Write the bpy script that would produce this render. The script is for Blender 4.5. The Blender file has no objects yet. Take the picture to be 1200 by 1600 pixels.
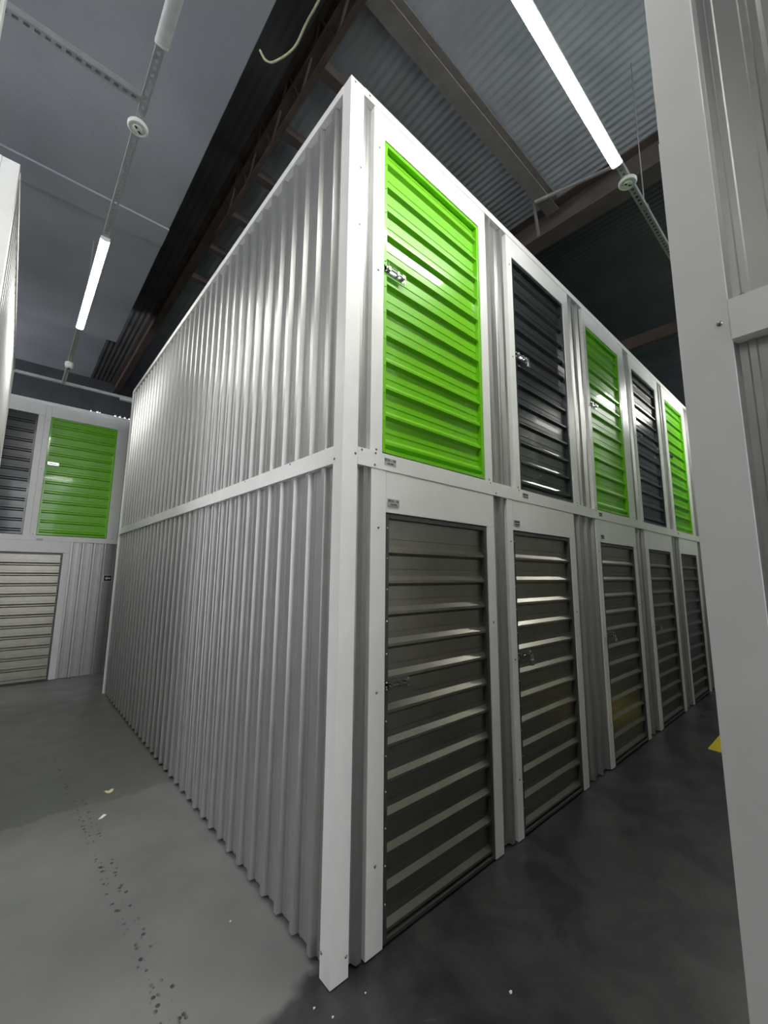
import bpy, math, random
from mathutils import Matrix, Vector
random.seed(7)
S = bpy.context.scene
COL = S.collection

# ------------------------------------------------------------------ camera
yaw, pitch, roll = 0.84387, 0.14841, 0.0082676
f = Vector((math.cos(pitch)*math.cos(yaw), math.cos(pitch)*math.sin(yaw), math.sin(pitch)))
r = Vector((math.sin(yaw), -math.cos(yaw), 0))
u = r.cross(f)
r2 = math.cos(roll)*r + math.sin(roll)*u
u2 = -math.sin(roll)*r + math.cos(roll)*u
cam_d = bpy.data.cameras.new('camera')
cam = bpy.data.objects.new('camera', cam_d); COL.objects.link(cam)
cam_d.sensor_fit = 'VERTICAL'; cam_d.sensor_height = 24.0; cam_d.sensor_width = 18.0
cam_d.lens = 24.0*650.24/1600.0
cam_d.clip_start = 0.03; cam_d.clip_end = 100
m = Matrix((( r2.x, u2.x, -f.x, -1.12924), (r2.y, u2.y, -f.y, -1.57077), (r2.z, u2.z, -f.z, 1.65), (0, 0, 0, 1)))
cam.matrix_world = m
S.camera = cam

# ------------------------------------------------------------------ world, exposure
w = bpy.data.worlds.new('world'); S.world = w; w.use_nodes = True
w.node_tree.nodes['Background'].inputs[0].default_value = (0.93, 0.96, 1.0, 1)
w.node_tree.nodes['Background'].inputs[1].default_value = 0.88
S.view_settings.view_transform = 'Standard'; S.view_settings.look = 'None'
S.view_settings.gamma = 1; S.view_settings.use_curve_mapping = False
S.view_settings.exposure = 2.45
TUBE = 18.5            # radiance of the lit tubes

# ------------------------------------------------------------------ materials
def mat(name, base, rough=0.4, metal=0.0, coat=0.0, bump=0.0, bscale=200.0, var=0.0, vscale=3.0, spec=0.5, emit=None, estr=0.0, aniso=None):
    m = bpy.data.materials.new(name); m.use_nodes = True
    nt = m.node_tree; b = nt.nodes['Principled BSDF']
    b.inputs['Base Color'].default_value = (*base, 1)
    b.inputs['Roughness'].default_value = rough
    b.inputs['Metallic'].default_value = metal
    b.inputs['Specular IOR Level'].default_value = spec
    if coat:
        b.inputs['Coat Weight'].default_value = coat; b.inputs['Coat Roughness'].default_value = 0.06
    if emit:
        b.inputs['Emission Color'].default_value = (*emit, 1); b.inputs['Emission Strength'].default_value = estr
    tc = nt.nodes.new('ShaderNodeTexCoord')
    if bump:
        n = nt.nodes.new('ShaderNodeTexNoise'); n.inputs['Scale'].default_value = bscale; n.inputs['Detail'].default_value = 2
        bp = nt.nodes.new('ShaderNodeBump'); bp.inputs['Strength'].default_value = bump; bp.inputs['Distance'].default_value = 0.002
        nt.links.new(tc.outputs['Object'], n.inputs['Vector']); nt.links.new(n.outputs['Fac'], bp.inputs['Height'])
        nt.links.new(bp.outputs['Normal'], b.inputs['Normal'])
    if var:
        n = nt.nodes.new('ShaderNodeTexNoise'); n.inputs['Scale'].default_value = vscale; n.inputs['Detail'].default_value = 6
        mr = nt.nodes.new('ShaderNodeMapRange'); mr.inputs['From Min'].default_value = 0.3; mr.inputs['From Max'].default_value = 0.7
        mr.inputs['To Min'].default_value = 1-var; mr.inputs['To Max'].default_value = 1+var
        vm = nt.nodes.new('ShaderNodeVectorMath'); vm.operation = 'SCALE'; vm.inputs[0].default_value = base
        nt.links.new(tc.outputs['Object'], n.inputs['Vector']); nt.links.new(n.outputs['Fac'], mr.inputs['Value'])
        nt.links.new(mr.outputs['Result'], vm.inputs['Scale']); nt.links.new(vm.outputs['Vector'], b.inputs['Base Color'])
    return m

M = {}
M['white'] = mat('white_painted_metal', (0.82, 0.82, 0.80), 0.33, 0.0, bump=0.15, bscale=90, var=0.03, vscale=6)
M['dented'] = mat('dented_white_post', (0.78, 0.78, 0.78), 0.36, 0.0, bump=1.0, bscale=7, var=0.03, vscale=6)
M['silver'] = mat('silver_corrugated_metal', (0.46, 0.46, 0.45), 0.38, 0.80, bump=0.04, bscale=500, var=0.04, vscale=8)
M['green'] = mat('green_gloss_paint', (0.165, 0.53, 0.003), 0.36, 0.0, coat=0.5)
M['char'] = mat('charcoal_gloss_paint', (0.030, 0.036, 0.040), 0.25, 0.0, coat=0.5)
M['grey'] = mat('grey_metallic_paint', (0.33, 0.315, 0.27), 0.33, 0.95, bump=0.03, bscale=150, var=0.06, vscale=12)
M['greyframe'] = mat('grey_door_frame_paint', (0.085, 0.085, 0.08), 0.35, 0.3)
M['steel'] = mat('bright_zinc_steel', (0.62, 0.64, 0.65), 0.25, 0.9)
M['dullsteel'] = mat('dull_zinc_steel', (0.20, 0.22, 0.21), 0.3, 0.8)
M['galv'] = mat('galvanised_tray', (0.42, 0.44, 0.44), 0.42, 0.6, bump=0.2, bscale=60, var=0.1, vscale=20)
M['brass'] = mat('padlock_metal', (0.32, 0.30, 0.22), 0.35, 0.8)
M['screw'] = mat('screw_metal', (0.25, 0.25, 0.25), 0.35, 0.8)
M['rivet'] = mat('rivet_metal', (0.65, 0.65, 0.62), 0.3, 0.7)
M['plastic'] = mat('white_plastic', (0.62, 0.66, 0.60), 0.35)
M['unlit'] = mat('unlit_diffuser_plastic', (0.50, 0.53, 0.52), 0.35, var=0.1, vscale=14)
M['dark'] = mat('dark_slot', (0.01, 0.01, 0.01), 0.6)
M['tube'] = mat('lit_tube', (0.9, 0.9, 0.9), 0.4, emit=(1.0, 0.99, 0.94), estr=TUBE)
M['slab'] = mat('dark_painted_slab', (0.31, 0.325, 0.355), 0.85, bump=0.5, bscale=45, var=0.12, vscale=1.2)
M['deck'] = mat('zinc_roof_deck', (0.56, 0.60, 0.66), 0.6, 0.1, var=0.15, vscale=2)
M['shadedeck'] = mat('shaded_roof_deck', (0.05, 0.06, 0.062), 0.7, var=0.25, vscale=2)  # same deck past the cross beam, missing light put into a darker colour
M['dimdeck'] = mat('half_shaded_roof_deck', (0.12, 0.12, 0.125), 0.8, var=0.3, vscale=2)  # deck strip beside the slab, light falloff painted in as a darker tone
M['rust'] = mat('rusty_beam', (0.075, 0.052, 0.042), 0.8, bump=0.4, bscale=30, var=0.35, vscale=5)
M['brownbeam'] = mat('brown_painted_beam', (0.13, 0.105, 0.092), 0.75, var=0.25, vscale=3)
M['timber'] = mat('pale_joist', (0.30, 0.275, 0.26), 0.7, var=0.15, vscale=9)
M['concrete'] = mat('dark_block_wall', (0.055, 0.06, 0.068), 0.85, bump=0.4, bscale=20, var=0.2, vscale=2)
M['yellow'] = mat('yellow_floor_paint', (0.70, 0.58, 0.02), 0.35, var=0.08, vscale=20)
M['cable'] = mat('pale_yellow_cable', (0.34, 0.33, 0.21), 0.5)
M['label'] = mat('silver_label', (0.45, 0.45, 0.45), 0.4, 0.1)
M['ink'] = mat('black_ink', (0.012, 0.012, 0.014), 0.5)
M['paper'] = mat('white_paper', (0.75, 0.75, 0.72), 0.6)
M['leaf'] = mat('cream_scrap', (0.68, 0.62, 0.38), 0.6)
M['daylight'] = mat('daylight_gap', (0.9, 0.9, 0.9), 0.5, emit=(0.85, 0.92, 1.0), estr=1.2)
M['roofpanel'] = mat('unit_top_panel', (0.12, 0.12, 0.12), 0.6)

def floor_material():
    m = bpy.data.materials.new('painted_floor'); m.use_nodes = True
    nt = m.node_tree; L = nt.links; N = nt.nodes; b = N['Principled BSDF']
    tc = N.new('ShaderNodeTexCoord'); sep = N.new('ShaderNodeSeparateXYZ'); L.new(tc.outputs['Object'], sep.inputs[0])
    def math_(op, a, c=None, clamp=False):
        n = N.new('ShaderNodeMath'); n.operation = op; n.use_clamp = clamp
        for i, v in enumerate((a, c)):
            if v is None: continue
            if isinstance(v, (int, float)): n.inputs[i].default_value = v
            else: L.new(v, n.inputs[i])
        return n.outputs[0]
    def noise(scale, detail=4, rough=0.55, dist=0.0, vec=None):
        n = N.new('ShaderNodeTexNoise'); n.inputs['Scale'].default_value = scale; n.inputs['Detail'].default_value = detail
        n.inputs['Roughness'].default_value = rough; n.inputs['Distortion'].default_value = dist
        L.new(vec or tc.outputs['Object'], n.inputs['Vector']); return n.outputs['Fac']
    def rng(v, a, c, lo, hi):
        n = N.new('ShaderNodeMapRange'); n.inputs['From Min'].default_value = a; n.inputs['From Max'].default_value = c
        n.inputs['To Min'].default_value = lo; n.inputs['To Max'].default_value = hi; L.new(v, n.inputs['Value']); return n.outputs['Result']
    def mix(fac, A, B):
        n = N.new('ShaderNodeMix'); n.data_type = 'RGBA'
        L.new(fac, n.inputs[0])
        for i, v in ((6, A), (7, B)):
            if isinstance(v, tuple): n.inputs[i].default_value = (*v, 1)
            else: L.new(v, n.inputs[i])
        return n.outputs[2]
    x, y = sep.outputs[0], sep.outputs[1]
    wob = noise(2.2, 5)
    # paler old coat on the left aisle, darker coat of paint in the right aisle
    old = mix(rng(noise(1.6, 6), 0.35, 0.65, 0, 1), (0.14, 0.142, 0.139), (0.195, 0.197, 0.19))
    # a slightly darker overpaint patch at the far part of the left aisle
    py = math_('ADD', y, math_('MULTIPLY', wob, 0.5))
    old = mix(rng(py, 2.48, 2.50, 0, 1), old, (0.125, 0.13, 0.122))
    new = mix(rng(noise(3.0, 8, 0.65, 0.6), 0.40, 0.70, 0, 1), (0.022, 0.023, 0.026), (0.060, 0.061, 0.060))
    mx = rng(math_('ADD', x, math_('MULTIPLY', wob, 0.35)), -0.12, -0.07, 0, 1)
    my = rng(math_('ADD', y, math_('MULTIPLY', wob, 0.4)), 0.26, 0.31, 1, 0)
    msk = math_('MULTIPLY', mx, my)
    colr = mix(msk, old, new)
    # white scuffs
    sc = rng(noise(7, 10, 0.78, 1.6), 0.60, 0.74, 0, 0.5)
    sc = math_('MULTIPLY', sc, rng(noise(1.5, 3), 0.46, 0.62, 0.04, 1))
    colr = mix(sc, colr, (0.24, 0.24, 0.22))
    # twin trail of dark drips along the left aisle: line x = -0.62 + 0.045*(3.6-y)
    lx = math_('ADD', x, math_('MULTIPLY', math_('SUBTRACT', y, 3.6), 0.042))
    lx = math_('ADD', lx, 0.635)
    wig = math_('MULTIPLY', math_('SUBTRACT', noise(3.0, 2), 0.5), 0.05)
    lx = math_('ADD', lx, wig)
    d = math_('ABSOLUTE', math_('SUBTRACT', math_('ABSOLUTE', lx), 0.028))
    band = rng(d, 0.008, 0.022, 1, 0)
    vo = N.new('ShaderNodeTexVoronoi'); vo.inputs['Scale'].default_value = 34; L.new(tc.outputs['Object'], vo.inputs['Vector'])
    dots = rng(vo.outputs['Distance'], 0.27, 0.36, 1, 0)
    ext = math_('MULTIPLY', rng(y, 3.7, 3.0, 0, 1), rng(noise(5, 2), 0.40, 0.50, 0, 1))
    tr = math_('MULTIPLY', math_('MULTIPLY', band, dots), ext)
    colr = mix(math_('MULTIPLY', tr, 0.9), colr, (0.012, 0.012, 0.012))
    L.new(colr, b.inputs['Base Color'])
    ro = rng(noise(4, 6), 0.3, 0.7, 0.30, 0.44)
    L.new(ro, b.inputs['Roughness'])
    bp = N.new('ShaderNodeBump'); bp.inputs['Strength'].default_value = 0.35; bp.inputs['Distance'].default_value = 0.004
    L.new(noise(7, 8, 0.6), bp.inputs['Height']); L.new(bp.outputs['Normal'], b.inputs['Normal'])
    return m
M['floor'] = floor_material()

# ------------------------------------------------------------------ mesh helpers
class MB:
    def __init__(s): s.v = []; s.f = []; s.sm = []
    def box(s, x0, x1, y0, y1, z0, z1):
        n = len(s.v)
        s.v += [(x0,y0,z0),(x1,y0,z0),(x1,y1,z0),(x0,y1,z0),(x0,y0,z1),(x1,y0,z1),(x1,y1,z1),(x0,y1,z1)]
        s.f += [tuple(n+i for i in q) for q in ((0,3,2,1),(4,5,6,7),(0,1,5,4),(1,2,6,5),(2,3,7,6),(3,0,4,7))]
        return s
    def prism(s, poly, a0, a1, fn):
        """closed polygon of 2D points swept from a0 to a1; fn(p, q, a) -> xyz"""
        n = len(s.v); k = len(poly)
        s.v += [fn(p, q, a0) for p, q in poly] + [fn(p, q, a1) for p, q in poly]
        for i in range(k):
            j = (i+1) % k; s.f.append((n+i, n+j, n+k+j, n+k+i))
        s.f.append(tuple(n+i for i in reversed(range(k)))); s.f.append(tuple(n+k+i for i in range(k)))
        return s
    def sheet(s, line, th, a0, a1, fn):
        """open profile (p, q) given thickness th in q, swept a0..a1"""
        n = len(s.v); k = len(line)
        s.v += [fn(p, q, a0) for p, q in line] + [fn(p, q, a1) for p, q in line]
        s.v += [fn(p, q+th, a0) for p, q in line] + [fn(p, q+th, a1) for p, q in line]
        for i in range(k-1):
            s.f.append((n+i, n+i+1, n+k+i+1, n+k+i)); s.f.append((n+2*k+i+1, n+2*k+i, n+3*k+i, n+3*k+i+1))
            s.f.append((n+i+1, n+i, n+2*k+i, n+2*k+i+1)); s.f.append((n+k+i, n+k+i+1, n+3*k+i+1, n+3*k+i))
        s.f.append((n, n+k, n+3*k, n+2*k)); s.f.append((n+k-1, n+3*k-1, n+4*k-1, n+2*k-1))
        return s
    def cyl(s, c, d, r, h, n=12, r1=None, smooth=True):
        c = Vector(c); d = Vector(d).normalized(); a = d.orthogonal().normalized(); b = d.cross(a)
        r1 = r if r1 is None else r1; k = len(s.v)
        for cc, rr in ((c, r), (c+d*h, r1)):
            for i in range(n):
                t = 2*math.pi*i/n; s.v.append(tuple(cc + a*math.cos(t)*rr + b*math.sin(t)*rr))
        for i in range(n):
            j = (i+1) % n; s.f.append((k+i, k+j, k+n+j, k+n+i))
        s.f.append(tuple(k+i for i in reversed(range(n)))); s.f.append(tuple(k+n+i for i in range(n)))
        return s
    def lathe(s, c, d, prof, n=24):
        c = Vector(c); d = Vector(d).normalized(); a = d.orthogonal().normalized(); b = d.cross(a); k = len(s.v)
        for rr, h in prof:
            for i in range(n):
                t = 2*math.pi*i/n; s.v.append(tuple(c + d*h + a*math.cos(t)*rr + b*math.sin(t)*rr))
        for q in range(len(prof)-1):
            for i in range(n):
                j = (i+1) % n; s.f.append((k+q*n+i, k+q*n+j, k+(q+1)*n+j, k+(q+1)*n+i))
        s.f.append(tuple(k+i for i in reversed(range(n)))); e = k+(len(prof)-1)*n; s.f.append(tuple(e+i for i in range(n)))
        return s
    def tube(s, pts, r, n=8):
        pts = [Vector(p) for p in pts]; k = len(s.v)
        up = Vector((0.13, 0.2, 1)).normalized()
        for i, p in enumerate(pts):
            t = (pts[min(i+1, len(pts)-1)] - pts[max(i-1, 0)]).normalized()
            a = t.cross(up)
            if a.length < 1e-3: a = t.orthogonal()
            a.normalize(); b = t.cross(a)
            for j in range(n):
                q = 2*math.pi*j/n; s.v.append(tuple(p + a*math.cos(q)*r + b*math.sin(q)*r))
        for i in range(len(pts)-1):
            for j in range(n):
                l = (j+1) % n; s.f.append((k+i*n+j, k+i*n+l, k+(i+1)*n+l, k+(i+1)*n+j))
        s.f.append(tuple(k+j for j in reversed(range(n)))); e = k+(len(pts)-1)*n; s.f.append(tuple(e+j for j in range(n)))
        return s
    def build(s, name, material, parent=None, bevel=0.0, smooth=False):
        me = bpy.data.meshes.new(name); me.from_pydata(s.v, [], s.f); me.materials.append(M[material] if isinstance(material, str) else material)
        import bmesh
        bm = bmesh.new(); bm.from_mesh(me); bmesh.ops.recalc_face_normals(bm, faces=bm.faces)
        if bevel: bmesh.ops.bevel(bm, geom=bm.edges[:], offset=bevel, segments=1, affect='EDGES', clamp_overlap=True)
        bm.to_mesh(me); bm.free()
        if smooth:
            for p in me.polygons: p.use_smooth = True
        o = bpy.data.objects.new(name, me); COL.objects.link(o)
        if parent: o.parent = parent
        return o

def thing(name, label, cat, loc=(0,0,0), rz=0, group=None):
    o = bpy.data.objects.new(name, None); COL.objects.link(o); o.empty_display_size = 0.1
    o.location = loc; o.rotation_euler = (0, 0, rz); o['label'] = label; o['category'] = cat
    if group: o['group'] = group
    return o
def tag(o, label, cat, group=None):
    o['label'] = label; o['category'] = cat
    if group: o['group'] = group
    return o
def struct(o, loc=None, rz=0):
    o['kind'] = 'structure'
    if loc is not None: o.location = loc; o.rotation_euler = (0, 0, rz)
    return o

# ------------------------------------------------------------------ dimensions
H = 4.387; BZ0, BZ1 = 2.183, 2.272; TZ = 4.335
P = 0.1525; DEP = 0.028
XZ = lambda p, q, a: (p, q, a)     # profile in plan, swept upward

def corr_line(a, b, phase):
    """front line of trapezoid cladding between a and b; crest starts at phase + k*P"""
    crest, sl = 0.028, 0.009
    key = [(0, 0), (crest, 0), (crest+sl, DEP), (crest+sl+.014, DEP), (crest+sl+.017, DEP-.003), (crest+sl+.029, DEP-.003), (crest+sl+.032, DEP),
           (P-sl-.032, DEP), (P-sl-.029, DEP-.003), (P-sl-.017, DEP-.003), (P-sl-.014, DEP), (P-sl, DEP), (P, 0)]
    def d(s):
        t = (s-phase) % P
        for (t0, d0), (t1, d1) in zip(key, key[1:]):
            if t0 <= t <= t1: return d0 + (d1-d0)*(t-t0)/(t1-t0)
        return 0
    pts = [(a, d(a))]
    k0 = math.floor((a-phase)/P)-1
    for k in range(k0, int((b-phase)/P)+2):
        for t, dd in key[:-1]:
            s = phase+k*P+t
            if a+1e-4 < s < b-1e-4: pts.append((s, dd))
    pts.append((b, d(b)))
    return pts

def cladding(name, spans, z0, z1, phase, loc, rz):
    for a, c in spans:
        b = MB().sheet([(p, q+0.006) for p, q in corr_line(a, c, phase)], 0.0012, z0, z1, XZ)
        o = struct(b.build(name, 'silver'), loc, rz)
    return o

def screw(parent, x, y, z, r=0.0045, m='screw', name='screw', d=(0, -1, 0)):
    return MB().lathe((x, y, z), d, [(r*1.6, 0), (r*1.6, .0008), (r, .001), (r*.9, .0035), (r*.5, .004)], 8).build(name, m, parent, smooth=True)

TRIM = [0]
def trim(b, mat_='white', loc=(0,0,0), rz=0, bevel=0.0012):
    TRIM[0] += 1
    return struct(b.build('trim_%d' % TRIM[0], mat_, bevel=bevel), loc, rz)

# ------------------------------------------------------------------ floor, roof, shell
struct(MB().box(-7, 13, -7.5, 9.5, -0.1, 0).build('floor', 'floor'))
struct(MB().box(13, 13.15, -7.5, 9.5, -0.1, 6.1).build('wall_right', 'concrete'))
bw = MB()
# back wall with a ragged row of small openings just under the roof edge
gz0, gz1 = 5.145, 5.215
xs = [-0.16, -0.05, 0.01, 0.29, 0.38, 0.48, 0.57, 0.66, 0.75]
bw.box(-7, 13, 9.3, 9.42, -0.1, gz0); bw.box(-7, 13, 9.3, 9.42, gz1, 6.1)
px = -7
for i, gx in enumerate(xs):
    wd = .045 if i not in (0, 2) else .025
    bw.box(px, gx, 9.3, 9.42, gz0, gz1); px = gx+wd
bw.box(px, 13, 9.3, 9.42, gz0, gz1)
wb = struct(bw.build('wall_back', 'concrete'))
struct(MB().box(-2, 3, 9.6, 9.62, 4.6, 5.8).build('daylight_beyond', 'daylight'))

SLX = -0.23; SLZ = 5.30; RFZ = 5.92
struct(MB().box(-7, SLX, -7.5, 5.95, SLZ, 6.05).build('ceiling', 'slab'))
# shallow downstand across the left aisle
struct(MB().box(-7, SLX, 2.95, 3.25, SLZ-0.02, SLZ).build('ceiling_rib', 'slab'))
PD = 0.076
for xa, xb, dm in ((SLX, 0.25, 'dimdeck'), (0.25, 3.20, 'deck'), (3.20, 13, 'shadedeck')):
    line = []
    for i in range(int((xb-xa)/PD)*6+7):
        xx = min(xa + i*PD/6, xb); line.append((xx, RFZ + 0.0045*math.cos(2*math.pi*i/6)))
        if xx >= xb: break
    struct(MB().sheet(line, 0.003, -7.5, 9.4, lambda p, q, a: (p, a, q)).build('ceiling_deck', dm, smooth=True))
struct(MB().box(-7, SLX, 5.95, 9.4, RFZ, RFZ+.05).build('ceiling_back', 'slab'))

def ibeam(name, p0, p1, wd, ht, ztop, m):
    """I-section along X or Y with its top flange at ztop"""
    b = MB(); t = 0.014
    prof = [(-wd/2, -ht), (wd/2, -ht), (wd/2, -ht+t), (t/2, -ht+t), (t/2, -t), (wd/2, -t), (wd/2, 0), (-wd/2, 0), (-wd/2, -t), (-t/2, -t), (-t/2, -ht+t), (-wd/2, -ht+t)]
    if abs(p1[0]-p0[0]) > abs(p1[1]-p0[1]):
        b.prism(prof, p0[0], p1[0], lambda p, q, a: (a, p0[1]+p, ztop+q))
    else:
        b.prism(prof, p0[1], p1[1], lambda p, q, a: (p0[0]+p, a, ztop+q))
    return struct(b.build(name, m))
ibeam('roof_beam', (0.25, -7.5), (0.25, 9.3), 0.11, 0.26, RFZ-0.012, 'rust')
ibeam('roof_beam', (-0.2, 0.30), (3.08, 0.30), 0.14, 0.16, RFZ-0.012, 'timber')
ibeam('roof_beam', (3.20, -7.5), (3.20, 9.3), 0.22, 0.34, RFZ-0.012, 'brownbeam')
for yy in (0.88, 1.52, 2.10, 2.75, 3.4, 4.1):
    struct(MB().box(0.31, 3.1, yy-0.045, yy+0.045, 5.66, 5.74).build('roof_joist', 'brownbeam', bevel=.003))
# light lattice struts beside the big rusty beam
lt = MB()
for k in range(6):
    y0 = -0.5 + k*0.5
    lt.tube([(0.22, y0, 5.42), (0.22, y0+.22, 5.86)], .012, 6); lt.tube([(0.22, y0+.22, 5.86), (0.22, y0+.5, 5.42)], .012, 6)
lt.box(0.20, 0.24, -0.6, 2.8, 5.40, 5.43)
struct(lt.build('roof_truss', 'rust'))
lt = MB().tube([(2.75, .35, 5.70), (3.12, -.35, 5.86)], .02, 6).tube([(3.12, .5, 5.6), (2.6, .31, 5.86)], .018, 6)
struct(lt.build('roof_brace', 'timber'))
struct(MB().box(6.5, 6.62, -7.5, 9.3, 5.55, 5.75).build('roof_beam', 'rust'))

# ------------------------------------------------------------------ one storage unit front
def text_mesh(body, size, loc, parent, name='lettering'):
    c = bpy.data.curves.new('t', 'FONT'); c.body = body; c.size = size; c.extrude = 0.0003; c.align_x = 'CENTER'; c.align_y = 'CENTER'
    c.resolution_u = 2; c.offset = size*0.012
    o = bpy.data.objects.new('t', c); COL.objects.link(o)
    dg = bpy.context.evaluated_depsgraph_get(); me = bpy.data.meshes.new_from_object(o.evaluated_get(dg))
    bpy.data.objects.remove(o); me.materials.clear(); me.materials.append(M['ink']); me.name = name
    r = bpy.data.objects.new(name, me); COL.objects.link(r); r.parent = parent; r.location = loc; r.rotation_euler = (math.pi/2, 0, 0)
    return r

PITCH = 0.1557
def door_sheet(x0, x1, z0, z1, first, m, parent, flip=False):
    line = [(z0, .034)]
    z = first
    while z < z1-0.03:
        if z-.030 > z0:
            line += [(z-.030, .034), (z-.014, .012)]
        else:
            line += [(z0+.002, .012)]
        line += [(z, .012), (z+.023, .034)]
        if z+.075 < z1:
            line += [(z+.050, .034), (z+.0515, .037), (z+.0575, .037), (z+.059, .034)]
        z += PITCH
    line.append((z1, .034))
    line = [l for i, l in enumerate(line) if i == 0 or l[0] > line[i-1][0]+1e-5]
    return MB().sheet([(a, b) for a, b in line], .001, x0, x1, lambda p, q, a: (a, q, p)).build('door_panel', m, parent)

def make_latch(parent, x, z, style):
    hw_ = 'steel' if style != 'dark' else 'dullsteel'
    lt = MB().box(x, x+.165, .004, .012, z-.024, z+.024).build('latch', hw_, parent)
    b = MB()
    b.tube([(x+.012, -.010, z), (x+.13, -.010, z)], .0055, 10)
    for q in (.02, .085): b.box(x+q, x+q+.016, -.017, .004, z-.012, z+.012)
    b.box(x+.125, x+.150, -.016, .004, z-.008, z+.014)
    b.build('bolt', hw_, lt, bevel=.0008)
    for sx in (.008, .157):
        for sz in (-.016, .016): screw(lt, x+sx, .002, z+sz, .003, 'rivet', 'rivet')
    return lt

def make_padlock(loc, label, rz=0, m='brass'):
    t = thing('padlock', label, 'padlock', loc, rz)
    b = MB().box(-.017, .017, -.009, .009, -.072, -.034)
    b.build('body', m, t, bevel=.003)
    pts = [(-.011, 0, -.036), (-.011, 0, -.012)] + [(-.011*math.cos(a), 0, -.012+.012*math.sin(a)) for a in [math.pi*k/8 for k in range(1, 8)]] + [(.011, 0, -.012), (.011, 0, -.036)]
    MB().tube(pts, .003, 8).build('shackle', 'steel', t, smooth=True)
    MB().cyl((0, 0, -.0735), (0, 0, 1), .005, .002, 10).build('keyhole', 'dark', t)
    return t

def unit(label, fl, fr, dl, dr, z0, z1, dz0, dz1, color, first, y, rz=0, x0=0.0, plate=None, latch=None, platez=None, group=None, detail=True, latch_z=None, cat='storage unit'):
    """fl, fr: frame edges; dl, dr: door edges, all along the wall from x0"""
    W = fr-fl; L = dl-fl; Rr = dr-fl
    root = thing('storage_unit', label, cat, (x0+fl, y, 0) if rz == 0 else (x0-fl, y, 0), rz, group)
    w_ = 0.05
    MB().box(0, L, 0, w_, z0, z1).build('jamb', 'white', root, bevel=.0012)
    MB().box(Rr, W, 0.0, w_, z0, dz1+.002).build('jamb', 'white', root, bevel=.0012)
    MB().box(L+.0015, W, 0.0005, w_, dz1+.003, z1).build('header', 'white', root, bevel=.0012)
    if detail:
        for zz in ([z0+.35, 0.5*(z0+z1), z1-.3] if z1 < 3 else [z0+.012, .5*(z0+z1), z1-.25]):
            screw(root, L*0.5, 0, zz)
        screw(root, Rr+(W-Rr)*.5, 0, z0+.012 if z0 > 1 else z1*.62)
    # door
    body = {'green': 'green', 'char': 'char', 'grey': 'grey'}[color]
    fm = {'green': 'green', 'char': 'char', 'grey': 'greyframe'}[color]
    g = .003; t = .024
    fb = MB()
    a, b_, c, d = L+g, Rr-g, dz0, dz1-g
    fb.box(a, a+t, .004, .045, c, d); fb.box(b_-t, b_, .004, .045, c, d)
    fb.box(a+t, b_-t, .004, .045, d-t, d); fb.box(a+t, b_-t, .004, .045, c, c+t*.8)
    door = fb.build('door', fm, root, bevel=.0015)
    door_sheet(a+t-.002, b_-t+.002, c+t*.8-.002, d-t+.002, first, body, door)
    if detail:
        z = first-.045
        k = 0
        while z < d-.02 and k < 14:
            if z > c+.02: screw(door, a+t*.5, .004, z, .0028, 'rivet' if color == 'grey' else body, 'rivet')
            z += PITCH; k += 1
    if latch: make_latch(door, a+.004, latch_z, latch)
    if plate:
        zc = platez; xc = L+.05 if z0 < 1 else L+.055
        pl = MB().box(xc-.041, xc+.041, -.0042, -.003, zc-.019, zc+.019)
        o = pl.build('number_label', 'label', root)
        if isinstance(plate, tuple):
            text_mesh(plate[0], .0180, (xc, -.0045, zc+.008), o)
            text_mesh(plate[1], .0125, (xc+.002, -.0045, zc-.010), o)
        else:
            bb = MB()
            for row, (zz, hh) in enumerate(((zc+.008, .012), (zc-.010, .008))):
                xx = xc-.034+row*.008
                for q in range(5 if row == 0 else 6):
                    ww = [.009, .010, .010, .006, .018][q] if row == 0 else .007
                    bb.box(xx, xx+ww, -.0048, -.0042, zz-hh/2, zz+hh/2); xx += ww+.003
            bb.build('lettering', 'ink', o)
    return root

LZ1 = 1.962; UZ0, UZ1 = 2.282, 4.170
UF, LF = 2.345+PITCH*0, 0.062
upper = [
 (.17, 1.25, .252, 1.17, 'green', 'bright green upper storage unit with glossy ribbed door, nearest the block corner', ('BOX - 102', '6,80 MIN.')),
 (1.535, 2.60, 1.61, 2.49, 'char', 'black upper storage unit directly above the padlocked lower door', True),
 (2.92, 4.03, 2.985, 3.86, 'green', 'green upper storage unit between two black ones, second green from the corner', True),
 (4.22, 5.33, 4.30, 5.20, 'char', 'black upper storage unit with the bright lamp glare on its door', None),
 (5.52, 6.68, 5.63, 6.53, 'green', 'furthest green upper storage unit on the right face, beside the near pillar', True),
 (6.97, 8.10, 7.05, 7.95, 'char', 'last upper storage unit sliver showing at the edge of the near pillar', None)]
lower = [
 (.180, 1.253, .281, 1.169, 'largest grey lower storage unit nearest the corner post with a bare bolt latch', ('BOX - 24', '6,80 MIN.'), 'dark'),
 (1.416, 2.461, 1.483, 2.371, 'second grey lower storage unit from the corner, with padlock hanging under its latch', True, 'dark'),
 (2.918, 3.980, 3.000, 3.900, 'third grey lower storage unit from the corner, below the second green door', True, 'dark'),
 (4.286, 5.350, 4.380, 5.255, 'fourth grey lower storage unit from the corner, below the black door with glare', None, 'dark'),
 (5.690, 6.700, 5.730, 6.583, 'fifth grey lower storage unit from the corner, below the furthest green door', None, 'dark'),
 (7.000, 8.050, 7.080, 7.950, 'last grey lower storage unit sliver half hidden behind the near pillar', None, None)]
for i, (a, b_, c, d, colr, lab, pl) in enumerate(upper):
    unit(lab, a, b_, c, d, BZ1, TZ, UZ0, UZ1, colr, UF, 0, group='upper units of the main block', plate=pl, platez=2.232, latch='plain' if i < 3 else ('dark' if i < 5 else None), latch_z=3.345, detail=i < 4)
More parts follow.
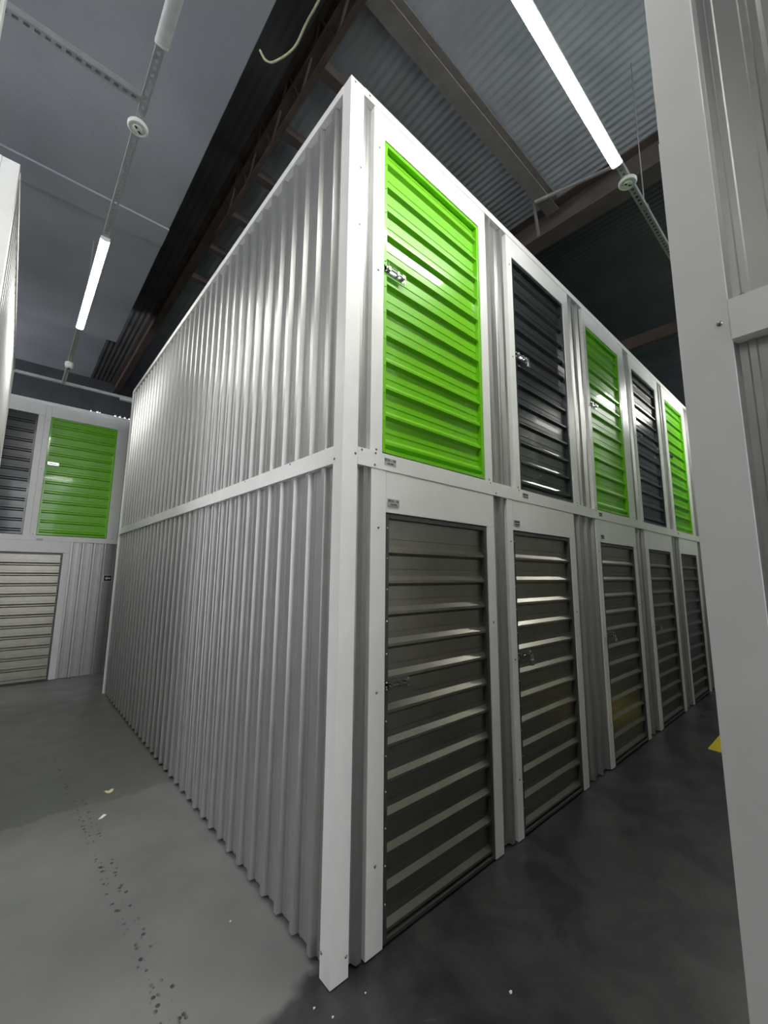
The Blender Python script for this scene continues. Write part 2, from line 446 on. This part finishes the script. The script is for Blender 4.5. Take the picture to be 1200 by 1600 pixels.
for i, (a, b_, c, d, lab, pl, la) in enumerate(lower):
    unit(lab, a, b_, c, d, 0.006, BZ0, 0.012, LZ1, 'grey', LF, 0, group='lower units of the main block', plate=pl, platez=2.018, latch=la, latch_z=1.112, detail=i < 4)
make_padlock((1.483+.003+.004+.140, -.022, 1.110), 'dull padlock hanging from the latch of the second lower door from the corner')
make_padlock((3.000+.003+.004+.140, -.022, 1.110), 'small padlock hanging on the third lower door from the corner', m='steel')
make_padlock((4.380+.003+.004+.140, -.022, 1.110), 'tiny padlock on the fourth lower door from the corner', m='steel')
make_padlock((1.610+.003+.004+.140, -.022, 3.345), 'shiny padlock hanging on the black upper door next to the near green one', m='steel')

# ------------------------------------------------------------------ main block walls and trim
cladding('wall_right_upper', [(.09, .17), (1.25, 1.535), (2.60, 2.92), (4.03, 4.22), (5.33, 5.52), (6.68, 6.97), (8.10, 8.4)], BZ1, TZ, 1.457, (0, 0, 0), 0)
cladding('wall_right_lower', [(.08, .18), (1.253, 1.416), (2.461, 2.918), (3.98, 4.286), (5.35, 5.69), (6.70, 7.0), (8.05, 8.4)], 0.014, BZ0, 1.355, (0, 0, 0), 0)
cladding('wall_left_upper', [(0, 5.44)], BZ1, TZ, (5.5-.189) % P, (0, 5.5, 0), -math.pi/2)
cladding('wall_left_lower', [(0, 5.44)], 0.018, BZ0, (5.5-.189) % P, (0, 5.5, 0), -math.pi/2)
def corner_post(loc, rz, z1, fx, fy, t=.003, dep=.04):
    """angle post whose outer edge stands at loc; flange fx along +x on the -y face, fy along +y on the -x face"""
    poly = [(0, 0), (fx, 0), (fx, dep), (fx-t, dep), (fx-t, t), (t, t), (t, fy-t), (dep, fy-t), (dep, fy), (0, fy)]
    return trim(MB().prism(poly, 0.003, z1, XZ), loc=loc, rz=rz)
# main corner (profile sits in the quadrant x>0, y>0)
pm = corner_post((-.002, -.002, 0), 0, H, .092, .078)
for (x, y, z, d) in [(.078, .0, 2.235, (0,-1,0)), (.078, 0, 3.5, (0,-1,0)), (.078, 0, 3.85, (0,-1,0)), (.078, 0, .085, (0,-1,0)), (0, .066, .10, (-1,0,0)), (0, .066, 2.205, (-1,0,0)), (.03, 0, 4.365, (0,-1,0)), (.13, -.004, 4.36, (0,-1,0))]:
    screw(pm, x, y, z, .0045, d=d)
corner_post((-.002, 5.5, 0), -math.pi/2, H, .05, .05)
# top rail and mid rail on both faces
trim(MB().box(.0901, 8.4, -.004, .05, TZ, H))
trim(MB().box(-.004, .05, .0761, 5.45, TZ, H))
tr = trim(MB().box(.0901, 4.05, -.003, .045, BZ0, BZ1).box(4.05, 8.4, -.0045, .045, BZ0, BZ1-.001))
for x, z in ((.115, 2.262), (.20, 2.20), (.205, 2.262), (1.22, 2.262), (1.58, 2.262), (2.55, 2.262), (1.28, 2.20), (2.95, 2.262), (3.99, 2.262)):
    screw(tr, x, -.003, z, .004)
tr = trim(MB().box(-.003, .045, .0761, 1.72, BZ0, BZ1).box(-.0045, .045, 1.72, 3.35, BZ0, BZ1-.001).box(-.003, .045, 3.35, 5.45, BZ0, BZ1))
for y in (.5, 1.11, 1.72, 2.33, 2.94, 3.55):
    screw(tr, -.003, y, 2.262, .004, d=(-1, 0, 0))
struct(MB().box(.06, 8.4, .06, 5.44, 4.30, 4.312).build('ceiling_unit_tops', 'roofpanel'))
trim(MB().box(0.05, 8.4, 5.46, 5.5, 0.003, H), 'silver')          # rear face of the block

# ------------------------------------------------------------------ near right block (its corner post fills the right edge)
BX, BY = 0.030, -1.345
pr = corner_post((BX, BY, 0), -math.pi/2, H, .096, .096)      # x flange runs to -y, y flange to +x
pr.data.materials[0] = M['dented']
ps = trim(MB().box(-.0015, .096, -.0014, 0, .003, 2.775), 'dented', loc=(BX, BY, 0), rz=-math.pi/2, bevel=0)   # lapped lower length of the post
screw(ps, .078, -.0014, 2.225, .004)
cladding('wall_near_upper', [(.096, 5.4)], BZ1, TZ, .218 % P, (BX, BY, 0), -math.pi/2)
cladding('wall_near_lower', [(.096, 5.4)], .006, BZ0, .218 % P, (BX, BY, 0), -math.pi/2)
tr = trim(MB().box(.0962, 5.4, -.0022, .04, BZ0-.004, BZ1+.003), loc=(BX, BY, 0), rz=-math.pi/2, bevel=0)
screw(tr, .121, .012, 2.281, .0035); screw(tr, .5, -.0008, 2.262, .004)
trim(MB().box(.098, 5.4, -.004, .04, TZ, H), loc=(BX, BY, 0), rz=-math.pi/2)
struct(MB().box(.10, 9, -6.7, BY-.06, 4.30, 4.312).build('ceiling_unit_tops', 'roofpanel'))
# its face across the right aisle (looks +y): seen in reflections
BN0 = 9.0
cladding('wall_aisle_upper', [(.0, .50), (1.60, 2.0), (3.1, 3.45), (4.55, 4.9), (6.0, 6.35), (7.45, 7.8)], BZ1, TZ, 0.02, (BN0, BY, 0), math.pi)
cladding('wall_aisle_lower', [(.0, .50), (1.60, 2.0), (3.1, 3.45), (4.55, 4.9), (6.0, 6.35), (7.45, 7.8)], .006, BZ0, 0.02, (BN0, BY, 0), math.pi)
cols = ['char', 'green', 'char', 'green', 'char']
sides = ['fifth', 'fourth', 'third', 'second', 'first']
for k in range(5):
    fl = .50+k*1.45
    unit('%s upper unit of the opposite row in the right aisle, %s from the pillar' % ('green' if cols[k] == 'green' else 'black', sides[k]),
         fl, fl+1.10, fl+.08, fl+1.02, BZ1, TZ, UZ0, UZ1, cols[k], UF, BY, math.pi, BN0, detail=False)
    unit('grey lower unit of the opposite row in the right aisle, %s from the pillar' % sides[k],
         fl, fl+1.10, fl+.08, fl+1.02, .006, BZ0, .012, LZ1, 'grey', LF, BY, math.pi, BN0, detail=False)
trim(MB().box(0, 8.87, -.003, .045, BZ0, BZ1), loc=(BN0, BY, 0), rz=math.pi)
trim(MB().box(0, 8.87, -.003, .045, TZ, H), loc=(BN0, BY, 0), rz=math.pi)
cladding('wall_aisle_end', [(7.8, 8.87)], .006, TZ, 0.02, (BN0, BY, 0), math.pi)

# ------------------------------------------------------------------ left blocks
CX = -1.362
def left_block(y0, y1, tagname):
    # east face looks +x
    Ln = y1-y0
    cladding('wall_%s_upper' % tagname, [(.08, Ln-.05)], BZ1, TZ, .03, (CX, y0, 0), math.pi/2)
    cladding('wall_%s_lower' % tagname, [(.08, Ln-.05)], .008, BZ0, .03, (CX, y0, 0), math.pi/2)
    trim(MB().box(.08, Ln-.05, -.004, .04, TZ, H), loc=(CX, y0, 0), rz=math.pi/2)
    trim(MB().box(.08, Ln-.05, -.003, .04, BZ0, BZ1), loc=(CX, y0, 0), rz=math.pi/2)
    # corner posts: south-east, north-east
    corner_post((CX, y0, 0), math.pi/2, H, .078, .092)
    corner_post((CX, y1, 0), math.pi, H, .092, .05)
    struct(MB().box(-4.4, CX-.06, y0+.06, y1-.06, 4.30, 4.312).build('ceiling_unit_tops', 'roofpanel'))
    # south and north faces
    for yy, rz, nm in ((y0, 0, 'south'), (y1, math.pi, 'north')):
        ox = -4.4 if rz == 0 else CX
        sp = [(0.0, 4.4+CX-.092)] if rz == 0 else [(.092, 4.4+CX)]
        cladding('wall_%s_%s' % (tagname, nm), sp, .008, TZ, .05, (ox, yy, 0), rz)
        trim(MB().box(sp[0][0], sp[0][1], -.004, .04, TZ, H), loc=(ox, yy, 0), rz=rz)
left_block(1.92, 5.75, 'far_left')
left_block(-6.5, 0.35, 'near_left')

# ------------------------------------------------------------------ far block
FY = 6.82; fB0, fB1, fT, fH = 2.122, 2.205, 4.305, 4.362
E0 = -4.4
def fu(label, fl, fr, dl, dr, lowr, colr, **k):
    if lowr: unit(label, fl, fr, dl, dr, .006, fB0, .012, 1.940, colr, LF-.01, FY, detail=False, **k)
    else: unit(label, fl, fr, dl, dr, fB1, fT, 2.215, 4.122, colr, 2.28, FY, **k)
fu('green upper storage unit on the far row at the end of the left aisle', -.955, .20, -.88, .045, False, 'green', plate=None, latch='plain', latch_z=3.36)
fu('dark grey upper storage unit on the far row, left of the far green one', -2.05, -.957, -1.97, -1.037, False, 'char', plate=None, detail=False)
fu('wide grey lower storage unit on the far row with white glints', -1.50, -.43, -1.42, -.515, True, 'grey')
fu('grey lower storage unit on the far row hidden behind the left block', -2.95, -1.88, -2.87, -1.965, True, 'grey')
cladding('wall_far_upper', [(.20, 4.6)], fB1, fT, .03, (0, FY, 0), 0)
cladding('wall_far_lower', [(-.43, 4.6)], .006, fB0, .03-P*3, (0, FY, 0), 0)
cladding('wall_far_gap', [(-1.88, -1.50)], .006, fB0, .03, (0, FY, 0), 0)
tr = trim(MB().box(-3, 4.6, -.003, .045, fB0, fB1), loc=(0, FY, 0))
MB().box(-.87, -.79, -.0045, -.003, 2.125, 2.155).build('number_label', 'label', tr)
trim(MB().box(-3, 4.6, -.004, .045, fT, fH), loc=(0, FY, 0))
struct(MB().box(-3, 4.6, FY+.06, 9.2, 4.28, 4.292).build('ceiling_unit_tops', 'roofpanel'))
# arrow sign
sg = thing('arrow_sign', 'small black sign with white left arrow on the far corrugated wall', 'sign', (.118, FY-.001, 1.545))
MB().box(-.062, .062, -.004, .002, -.052, .052).build('border', 'paper', sg, bevel=.001)
MB().box(-.054, .054, -.0052, -.003, -.044, .044).build('plate', 'ink', sg)
MB().prism([(-.040, 0), (-.010, .028), (-.010, .011), (.040, .011), (.040, -.011), (-.010, -.011), (-.010, -.028)], -.0062, -.0050, lambda p, q, a: (p, a, q)).build('arrow', 'paper', sg)

# ------------------------------------------------------------------ trays, lamps, detectors
def tray(label, p0, p1, z=4.50, hang=(), cat='cable tray', pr_m='galv'):
    x0, y0 = p0; x1, y1 = p1
    Ln = math.hypot(x1-x0, y1-y0); rz = math.atan2(y1-y0, x1-x0)
    t = thing('cable_tray', label, cat, (x0, y0, z), rz)
    b = MB(); w2 = .021
    for s in (-1, 1):
        b.box(0, Ln, s*w2-.001, s*w2+.001, -.004, .036)
        b.box(0, Ln, min(s*w2, s*.009), max(s*w2, s*.009), -.005, -.003)
    k = 0.0
    while k < Ln:
        b.box(k, min(k+.020, Ln), -.009, .009, -.005, -.003); k += .045
    b.build('channel', pr_m, t)
    for h in hang:
        ztop = hang[h]-z
        MB().cyl((h, 0, .0), (0, 0, 1), .004, ztop, 8).box(h-.018, h+.018, -.026, .026, .032, .040).build('hanger_rod', 'galv', t)
    return t
tray('long perforated cable tray hanging along the left aisle', (-.81, -5.0), (-.81, 6.185), hang={.8: 5.3, 3.2: 5.3, 5.4: 5.3, 8.7: 5.3})
tray('short cable tray branching off left from the left aisle tray', (-.835, 1.03), (-4.2, 1.03), hang={1.5: 5.3})
tray('cable tray crossing above the far aisle', (-4.2, 6.215), (4.5, 6.215), hang={2.5: 5.9, 6.5: 5.9})
tray('perforated cable tray hanging along the right aisle', (-.785, -.765), (12, -.765), hang={3.1: 5.9, 7.5: 5.9})

def lamp(label, p0, p1, lit=True, z=4.492):
    x0, y0 = p0; x1, y1 = p1
    Ln = math.hypot(x1-x0, y1-y0); rz = math.atan2(y1-y0, x1-x0)
    t = thing('tube_light', label, 'light', (x0, y0, z), rz)
    hw = .034
    MB().prism([(-hw, 0), (-hw, -.018), (hw, -.018), (hw, 0)], .01, Ln-.01, lambda p, q, a: (a, p, q)).build('housing', 'plastic', t)
    arc = [(-.033, -.018)] + [(-.033*math.cos(q), -.018-.014*math.sin(q)) for q in [math.pi*k/10 for k in range(1, 10)]] + [(.033, -.018)]
    MB().prism(arc, .012, Ln-.012, lambda p, q, a: (a, p, q)).build('diffuser', 'tube' if lit else 'unlit', t)
    for a in (0, Ln-.012):
        MB().prism([(-hw-.001, .001)] + [(p*1.04, q*1.04) for p, q in arc] + [(hw+.001, .001)], a, a+.012, lambda p, q, a_: (a_, p, q)).build('end_cap', 'plastic', t)
    return t
lamp('long glowing tube light over the right aisle', (-.715, -.765), (1.735, -.765))
lamp('glowing tube light over the left aisle', (-.81, 2.41), (-.81, 4.19))
lamp('unlit tube light hanging above the left aisle, grey cover', (-.81, -1.15), (-.81, .635), lit=False)
lamp('glowing tube light further along the right aisle behind the near pillar', (5.5, -.765), (7.3, -.765))
lamp('glowing tube light over the aisle behind the viewer', (-.81, -4.6), (-.81, -2.82))
lamp('added unseen fill tube light over the cross aisle to the left of the viewer', (-3.6, 1.03), (-1.85, 1.03))  # out-of-view lamp added to raise the ambient light
lamp('unlit tube light on the far aisle tray beside the corrugated wall', (-.06, 6.215), (1.7, 6.215), lit=False)

def detector(label, x, y, z=4.492, rz=0):
    t = thing('smoke_detector', label, 'smoke detector', (x, y, z), rz)
    MB().lathe((0, 0, 0), (0, 0, -1), [(.056, 0), (.060, .006), (.060, .018), (.054, .026), (.047, .027), (.045, .022), (.028, .022), (.026, .030), (.010, .032)], 28).build('body', 'plastic', t, smooth=False)
    for s in (-1, 1): MB().box(s*.016-.009, s*.016+.009, -.005, .005, -.0335, -.029).build('slot', 'dark', t)
    MB().cyl((.034, .0, -.023), (0, 0, -1), .004, .003, 8).build('indicator', 'dark', t)
    return t
detector('round white smoke detector under the left tray, nearer one', -.81, 1.20, rz=.8)
detector('round white smoke detector at the end of the right tube light', 1.93, -.765, rz=-.5)
eb = thing('junction_box', 'small white box on the far end of the left tray beyond the lit tube', 'junction box', (-.81, 5.32, 4.492))
MB().lathe((0, 0, 0), (0, 0, -1), [(.048, 0), (.052, .03), (.044, .07), (.030, .085)], 16).build('housing', 'plastic', eb)
MB().box(-.015, .015, -.015, .015, -.092, -.083).build('socket', 'dark', eb)

# loose cable hanging from the roof
def bez(pts, n=10):
    P_ = [Vector(p) for p in pts]; out = []
    for i in range(len(P_)-1):
        p0 = P_[max(i-1, 0)]; p1 = P_[i]; p2 = P_[i+1]; p3 = P_[min(i+2, len(P_)-1)]
        for k in range(n):
            t = k/n; out.append(0.5*((2*p1) + (p2-p0)*t + (2*p0-5*p1+4*p2-p3)*t*t + (3*p1-p0-3*p2+p3)*t**3))
    out.append(P_[-1]); return out
tag(MB().tube(bez([(-.20, .82, 5.27), (-.16, .80, 5.20), (-.105, .775, 5.22), (-.03, .65, 5.27), (-.02, .50, 5.32), (-.01, .33, 5.36), (.05, -.1, 5.7), (.05, -.4, 5.9)]), .008, 8).build('loose_cable', 'cable', smooth=True),
    'pale yellow cable drooping from the dark roof above the block corner', 'cable')

# ------------------------------------------------------------------ on the floor
ym = MB().prism([(4.09, -.59), (4.11, -.436), (5.2, -.434), (5.2, -.93), (4.03, -.93)], .0, .0015, lambda p, q, a: (p, q, a))
tag(ym.build('floor_marking', 'yellow'), 'yellow painted marking on the dark floor of the right aisle', 'floor marking')
def scrap(name, label, cat, c, pts, m, hs, th=.002):
    b = MB(); k = len(pts)
    top = [(p, q, h+th) for (p, q), h in zip(pts, hs)]; bot = [(p, q, h) for (p, q), h in zip(pts, hs)]
    b.v += bot+top; b.f += [tuple(reversed(range(k))), tuple(range(k, 2*k))] + [(i, (i+1) % k, k+(i+1) % k, k+i) for i in range(k)]
    o = b.build(name, m); o.location = c; return tag(o, label, cat)
scrap('leaf_scrap', 'cream dry scrap lying on the left aisle floor', 'litter', (-.392, 2.367, .0005),
      [(-.030, .012), (-.012, .022), (.0, .014), (.018, .022), (.032, .008), (.024, -.014), (.004, -.022), (-.016, -.018)], 'leaf', [.010, .006, .003, .008, .013, .004, .0, .004])
scrap('paper_scrap', 'small white paper scrap on the left aisle floor nearer than the cream one', 'litter', (-.482, 2.012, .0005),
      [(-.026, -.012), (-.008, -.024), (.026, .006), (.010, .022)], 'paper', [.0, .002, .003, .006])
for (x, y, s) in ((-.164, .596, .005), (.543, -.477, .009), (.104, -.097, .004), (-.081, -.013, .005), (-.046, -.087, .005)):
    lab = {.596: 'tiny white crumb on the floor beside the lower corrugated wall', -.477: 'white paint chip on the dark floor in front of the first lower door',
           -.097: 'tiny pale crumb on the floor in front of the corner post, right of it', -.013: 'white crumb on the floor just left of the corner post foot', -.087: 'white crumb at the very bottom, in front of the corner post foot'}[y]
    scrap('paint_chip', lab, 'litter', (x, y, .0003), [(-s, -s*.4), (0, -s*.7), (s, -.1*s), (s*.8, s*.6), (-s*.5, s*.6)], 'paper', [0, .001, .001, 0, .002])
